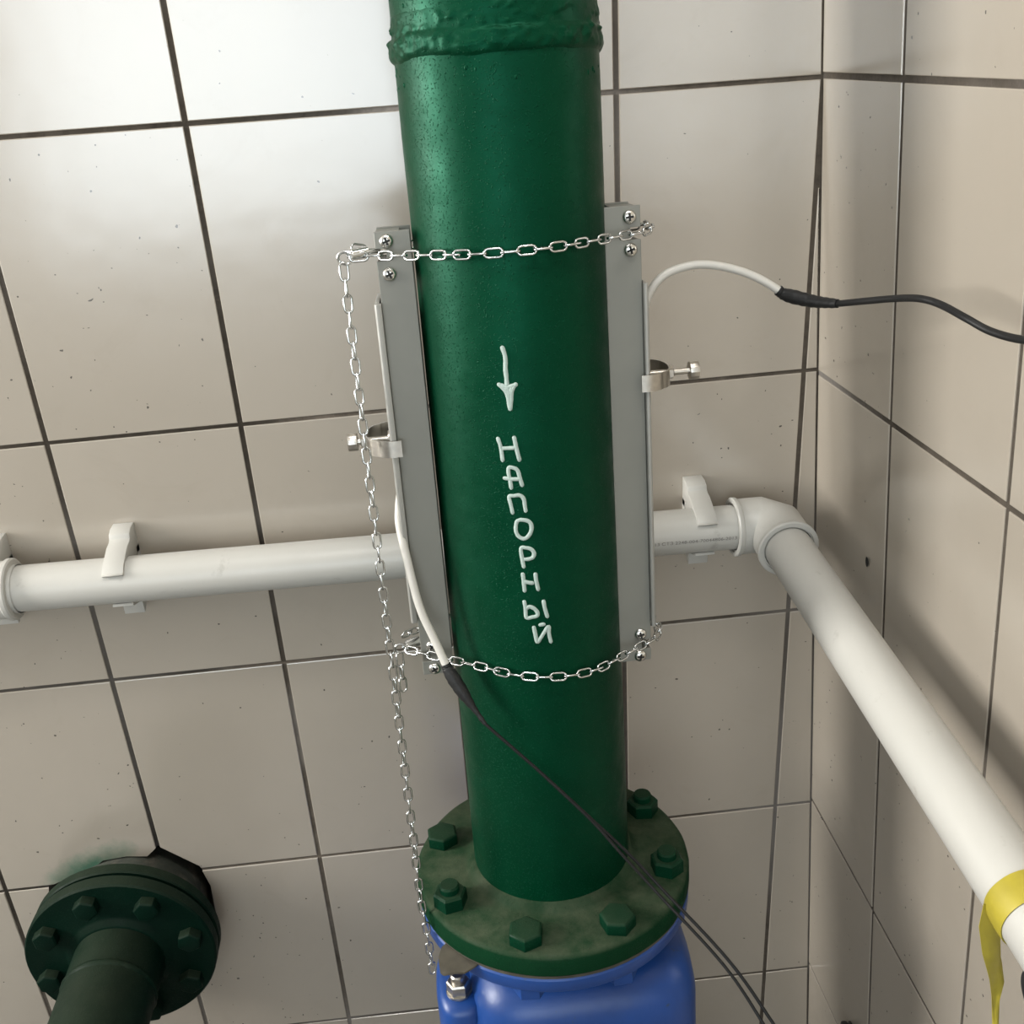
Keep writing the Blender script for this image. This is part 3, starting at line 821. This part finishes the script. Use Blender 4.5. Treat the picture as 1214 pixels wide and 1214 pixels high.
cable('sensor_cable', 'white sensor cable spliced to thin black cable slanting down across the pipe',
      [(.1660, -.1950, -.0150), (.1640, -.2010, -.0240), (.1630, -.2120, -.0371), (.1667, -.2253, -.0616), (.1734, -.2373, -.1048), (.1837, -.2464, -.1352), (.1937, -.2563, -.1627)],
      [(.1915, -.2540, -.1570), (.1937, -.2563, -.1627), (.2064, -.2678, -.1843), (.2213, -.2794, -.2070)],
      [(.2185, -.2775, -.2030), (.2213, -.2794, -.2070), (.2662, -.2947, -.2540), (.3080, -.3108, -.2990), (.3397, -.3232, -.3336), (.3668, -.3403, -.3635), (.4176, -.3839, -.4136), (.4484, -.4170, -.4573), (.4711, -.4493, -.4900), (.50, -.52, -.60), (.52, -.60, -.80), (.54, -.70, -1.1765)],
      .0037, .0015,
      [(.2662, -.2947, -.2540), (.3080, -.3118, -.2998), (.3321, -.3249, -.3299), (.3614, -.3423, -.3647), (.4123, -.3859, -.4158), (.4408, -.4189, -.4581), (.4621, -.4512, -.4905), (.488, -.522, -.60), (.508, -.602, -.80), (.528, -.702, -1.1765)])
cable('sensor_cable', 'white sensor cable arching from right-hand rail, spliced to black cable leaving the picture',
      [(.3860, -.1790, .1000), (.3882, -.1766, .1211), (.3945, -.1753, .1399), (.4041, -.1745, .1518), (.4166, -.1741, .1578), (.4339, -.1769, .1612), (.4512, -.1800, .1597), (.4717, -.1844, .1539), (.4884, -.1900, .1459), (.5051, -.1958, .1344)],
      [(.5000, -.1940, .1380), (.5051, -.1958, .1344), (.5230, -.2140, .1310), (.5351, -.2360, .1328)],
      [(.5320, -.2300, .1322), (.5351, -.2360, .1328), (.5445, -.2655, .1404), (.5541, -.2951, .1479), (.5590, -.3247, .1538), (.5648, -.3448, .1534), (.5679, -.3751, .1506), (.5753, -.3955, .1457), (.5804, -.4254, .1472), (.5789, -.4747, .1589), (.550, -.62, .12), (.485, -.85, -.10), (.465, -1.1, -.6), (.465, -1.15, -1.1765)],
      .0035, .0027)

# ------------------------------------------------------------------ white plastic drain pipe in the corner
PR = .0245
EC = Vector((.5565, -.0455, -.1530 + Z0))     # elbow centre
DL = Vector((-1, 0, .0115)).normalized(); DR = Vector((.0062, -1, -.080)).normalized()
def along(o, d, up=Vector((0, 0, 1))):
    x = up.cross(d).normalized(); return frame(o, x, d.cross(x), d)
lp = along(EC, DL)
wp = thing('drain_pipe', along(EC + DL * .95, DL), 'straight white plastic pipe clipped across the back wall behind the green pipe', 'pipe', 'white plastic drain pipes')
part('tube', MB().lathe([(PR - .003, .022), (PR, .022), (PR, .806), (PR - .003, .806), (PR - .003, .022)], 48), 'pvc', wp, lp)
# the line of print along it, wrapped round the pipe
fc = bpy.data.curves.new('print', 'FONT'); fc.body = '2013 СТЗ 2248-004-70044806-2013'; fc.size = .0052; fc.resolution_u = 2
fo = bpy.data.objects.new('print', fc); COL.objects.link(fo)
dg = bpy.context.evaluated_depsgraph_get(); fm = bpy.data.meshes.new_from_object(fo.evaluated_get(dg)); bpy.data.objects.remove(fo)
xs = [v.co.x for v in fm.vertices]; wtx = max(xs)
kx = .0965 / wtx
for v in fm.vertices:
    ang = (v.co.y / PR) - .12                 # height above the pipe's middle
    v.co = Vector((v.co.x * kx, -(PR + .00025) * math.cos(ang), (PR + .00025) * math.sin(ang)))
fm.materials.append(M['pvc_print'])
# x runs to the right along the pipe
po = EC + DL * (.046 + .0965)
pm = frame(po, -DL, Vector((0, 1, 0)), Vector((0, 0, 1)))
o = link('print', fm, wp, pm); o['label'] = 'fine printed standard number'

elb = thing('pipe_elbow', T(EC), 'white plastic elbow fitting turning the drain pipe round the corner', 'pipe fitting')
OR = .0305
seg = 40
def elbow_bend(m, l1, l2):
    """three straight pieces joined on two mitre planes, from one socket mouth to the other (about EC)"""
    mb = MB(); Zv = Vector((0, 0, 0))
    t1, t2 = -DL, DR
    tm = (DR * m - DL * m).normalized()
    rows = []
    for t, mouth, centre, nrm_ in ((t1, DL * l1, DL * m, (t1 + tm).normalized()), (t2, DR * l2, DR * m, (tm + t2).normalized())):
        f_ = along(Zv, t); x, y = f_.col[0].xyz, f_.col[1].xyz
        qs = [(x * math.cos(2 * PI * k / seg) + y * math.sin(2 * PI * k / seg)) * OR for k in range(seg)]
        end = [mouth + q for q in qs]
        mit = [centre + q - t * (q.dot(nrm_) / t.dot(nrm_)) for q in qs]
        rows += [end, mit] if t is t1 else [mit, end]
    for r_ in rows: mb.v += r_
    for i in range(3):
        for k in range(seg): j = (k + 1) % seg; a = i * seg; mb.f.append((a + k, a + j, a + seg + j, a + seg + k))
    return mb
part('bend', elbow_bend(.0150, .0400, .0510), 'pvc', elb, sharp=50)
for d_, l_ in ((DL, .0445), (DR, .0560)):
    part('socket_collar', MB().lathe([(OR - .001, l_ - .0075), (OR + .0016, l_ - .0055), (OR + .0020, l_ - .0045), (OR + .0020, l_ - .0012), (OR + .0008, l_),
                                      (PR + .0030, l_), (PR + .0026, l_ - .0015), (PR + .0012, l_ - .0015), (PR + .0012, l_ - .0060)], 48), 'pvc', elb, along(EC, d_), sharp=40)

rp = along(EC, DR)
rpipe = thing('drain_pipe', along(EC + DR * .05, DR), 'straight white plastic pipe running along the right wall towards the viewer', 'pipe', 'white plastic drain pipes')
part('tube', MB().lathe([(PR - .003, .025), (PR + .0004, .025), (PR + .0004, 1.9), (PR - .003, 1.9), (PR - .003, .025)], 56), 'pvc', rpipe, rp)

cp_ = EC + DL * .8080
cpl = thing('pipe_coupling', along(cp_, DL), 'white plastic socket joining the drain pipe at the left picture edge', 'pipe fitting')
part('socket', MB().lathe([(PR + .0012, -.004), (PR + .0012, 0), (OR + .0005, 0), (OR + .0022, .0015), (OR + .0022, .0055), (OR + .0002, .0075), (OR, .07), (PR + .001, .075)], 48), 'pvc', cpl)
part('tube', MB().lathe([(PR, .06), (PR, .33), (PR - .003, .33)], 40), 'pvc', cpl)

def clip(x, label, flip=1):
    c = EC + DL * ((EC.x - x) / abs(DL.x))
    root = thing('pipe_clip', T(c.x, 0, c.z), label, 'pipe clip', 'white clips holding the drain pipe')
    w = .0108; d = -c.y
    # C-shaped spring jaws round the pipe with a stepped shoulder, profile in (y, z) about the pipe's axis
    ri, ro = PR + .0003, PR + .0036
    outl = []
    up = [(a, ro) for a in range(128, 44, -7)]
    outer = [(-.004, .0425), (-.010, .0420)] + [(-.0175, .0385), (-.0195, .0345)]
    prof = [(d - .0002, .0440), (d - .016, .0432), (d - .0235, .0395), (d - .0250, .0350), (d - .0325, .0322)]
    lip = [(-ro * math.sin(math.radians(a)), ro * math.cos(math.radians(a))) for a in (12, 22, 32, 42, 50)]
    tip = [(-(ro + .0022) * math.sin(math.radians(55)), (ro + .0022) * math.cos(math.radians(55))), (-ri * math.sin(math.radians(56)), ri * math.cos(math.radians(56)))]
    inner = [(-ri * math.sin(math.radians(a)), ri * math.cos(math.radians(a))) for a in (45, 30, 15, 0, -15, -30, -45, -60)]
    poly = [(d - .0002, .0455), (d - .0140, .0450), (d - .0215, .0420), (d - .0235, .0372), (d - .0270, .0352), (d - .0370, .0338)] + lip[1:] + tip + inner + [(d - .0002, ri * math.cos(math.radians(60)))]
    mb = MB().prism(poly, -w, w, 'x')
    part('upper_jaw', mb, 'pvc', root, T(c), bevel=.0006, sharp=30)
    poly2 = [(u, -v) for u, v in poly]
    lowp = [(d - .0002, -.0440), (d - .0200, -.0440), (d - .0270, -.0490), (d - .0305, -.0490), (d - .0310, -.0340)] + [(u, -v) for u, v in lip[1:3]] + [(u, -v) for u, v in inner[1:]] + [(d - .0002, -ri * math.cos(math.radians(60)))]
    part('lower_jaw', MB().prism(lowp, -w, w, 'x'), 'pvc', root, T(c), bevel=.0006, sharp=30)
    part('base_plate', MB().box((-w, d - .0105, -.02), (w, d - .0002, .02)), 'pvc', root, T(c))
clip(-.1430, 'white plastic pipe clip on the back wall left of the hanging chain')
clip(.4790, 'white plastic pipe clip on the back wall next to the corner elbow')
clip(-.2770, 'white plastic pipe clip at the left picture edge above the pipe socket')

# ------------------------------------------------------------------ yellow tape on the right-hand pipe
ty = EC + DR * .5050
tp = thing('yellow_tape', along(ty, DR), 'yellow adhesive tape wrapped round white pipe, loose end hanging', 'tape')
def tw(a, z): return .0004 * noise.noise(Vector((math.cos(a) * 3, math.sin(a) * 3, z * 90)))
part('wrap', MB().lathe([(PR + .0004, .0005), (PR + .0012, 0), (PR + .0016, .004), (PR + .0017, .014), (PR + .0013, .0215), (PR + .0004, .021)], 48, tw), 'tape', tp)
edges = [((.5321, -.1934), (.5462, -.2014)), ((.5322, -.2146), (.5473, -.2245)), ((.5379, -.2401), (.5511, -.2443)), ((.5409, -.2506), (.5571, -.2571)),
         ((.5448, -.2630), (.5570, -.2691)), ((.5498, -.2817), (.5549, -.2842)), ((.5548, -.3092), (.5579, -.3097)), ((.5579, -.3320), (.5617, -.3327)), ((.561, -.362), (.565, -.362))]
tl = MB(); n = 5
for i, ((xl, zl), (xr, zr)) in enumerate(edges):
    for k in range(n):
        t = k / (n - 1)
        fold = (.0016 * math.sin(i * 1.3 + t * 4.0) + (.005 if i == 3 else 0) * t * t) * min(1, i * .6)
        for th in (0, .0005):
            tl.v.append(Vector((xl + (xr - xl) * t, -.552 + fold + th, zl + (zr - zl) * t + Z0)))
for i in range(len(edges) - 1):
    for k in range(n - 1):
        a = (i * n + k) * 2; b = a + n * 2
        tl.f += [(a, a + 2, b + 2, b), (a + 1, b + 1, b + 3, a + 3)]
    a = i * n * 2; b = a + n * 2; e = (n - 1) * 2
    tl.f += [(a, b, b + 1, a + 1), (a + e, a + e + 1, b + e + 1, b + e)]
part('loose_end', tl, 'tape', tp, Matrix.Identity(4), sharp=75)

# ------------------------------------------------------------------ flanged green branch pipe at the lower left
LC = Vector((-.2450, 0, -.6430 + Z0))
LF = frame(LC, Vector((1, 0, 0)), Vector((0, 0, 1)), Vector((0, -1, 0)))   # z out of the wall
bp = thing('branch_pipe', LF, 'dark green flanged pipe coming out of a broken hole in the tiles', 'pipe')
def wl2(a, z): return .002 * noise.noise(Vector((math.cos(a) * 3, math.sin(a) * 3, z * 30)))
part('wall_sleeve', MB().lathe([(.086, -.065), (.0885, 0), (.094, .020), (.100, .034), (.05, .036)], 64, wl2), 'sleeve', bp)
part('back_flange', MB().lathe([(.06, .034), (.110, .034), (.113, .036), (.113, .048), (.1115, .050), (.06, .050)], 72), 'green_dark', bp)
part('flange_gasket', MB().lathe([(.06, .050), (.104, .050), (.104, .054), (.06, .054)], 48), 'gasket', bp)
lf = part('front_flange', MB().lathe([(.05, .054), (.1115, .054), (.1135, .056), (.1135, .070), (.1115, .0725), (.066, .073), (.062, .075), (.057, .079), (.054, .080), (.05, .08)], 72), 'green_dark', bp)
lb = hex_head(.026, .0135).mesh('bolt', 'green_dark', bevel=.0008, sharp=25)
for k in range(8):
    a = math.radians(103 + 45 * k)
    link('bolt', lb, lf, LF @ T(.0905 * math.cos(a), .0905 * math.sin(a), .0722) @ RZ(random.uniform(0, 1)))
PP = [(0, 0, .06 + .02 * k) for k in range(16)]
cx = Vector((0, 0, .36))
for k in range(1, 11):
    a = PI / 2 * k / 10; PP.append((0, -.12 * (1 - math.cos(a)), .36 + .12 * math.sin(a)))
PP.append((0, -(LC.z) + .001, .48))
part('pipe_body', MB().tube(PP, .0540, 48), 'green_dark', bp, sharp=50)
def wd2(a, z): return .0012 * noise.noise(Vector((math.cos(a) * 9, math.sin(a) * 9, z * 80)))
part('weld_bead', MB().lathe([(.0535, .124), (.0548, .126), (.0558, .129), (.0548, .132), (.0535, .134)], 80, wd2), 'green_dark', bp, sharp=80)
# rubble and mortar that closes the hole behind it
mbk = MB()
g = 14
for i in range(g):
    for k in range(g):
        x = -.36 + .23 * i / (g - 1); z = -.77 + .25 * k / (g - 1)
        mbk.v.append(Vector((x, .045 + .016 * noise.noise(Vector((x * 30, z * 30, 2))), z + Z0)))
for i in range(g - 1):
    for k in range(g - 1): a = i * g + k; mbk.f.append((a, a + g, a + g + 1, a + 1))
o = part('mortar_fill', mbk, 'cement', wall_back, sharp=60)

# ------------------------------------------------------------------ black rubber caps on the right wall
def wall_cap(t, z, r, h, label):
    mw = frame(rwall(t, z, 0.0), E1, E3, -E2)
    root = thing('rubber_cap', mw, label, 'cap', 'black rubber caps')
    part('cap', MB().lathe([(r * .7, 0), (r * .7, h * .35), (r * .95, h * .45), (r, h * .6), (r, h * .85), (r * .9, h * .97), (r * .6, h), (0, h)], 32), 'rubber', root)
    part('collar', MB().lathe([(r * .9, 0), (r * .9, h * .12), (r * .6, h * .16)], 32), 'rubber', root)
wall_cap(.5190, -.3330, .024, .03, 'black rubber cap on the right wall beneath the yellow tape')
wall_cap(.1500, -.8350, .012, .012, 'small black cap on the right wall near the bottom of the corner')
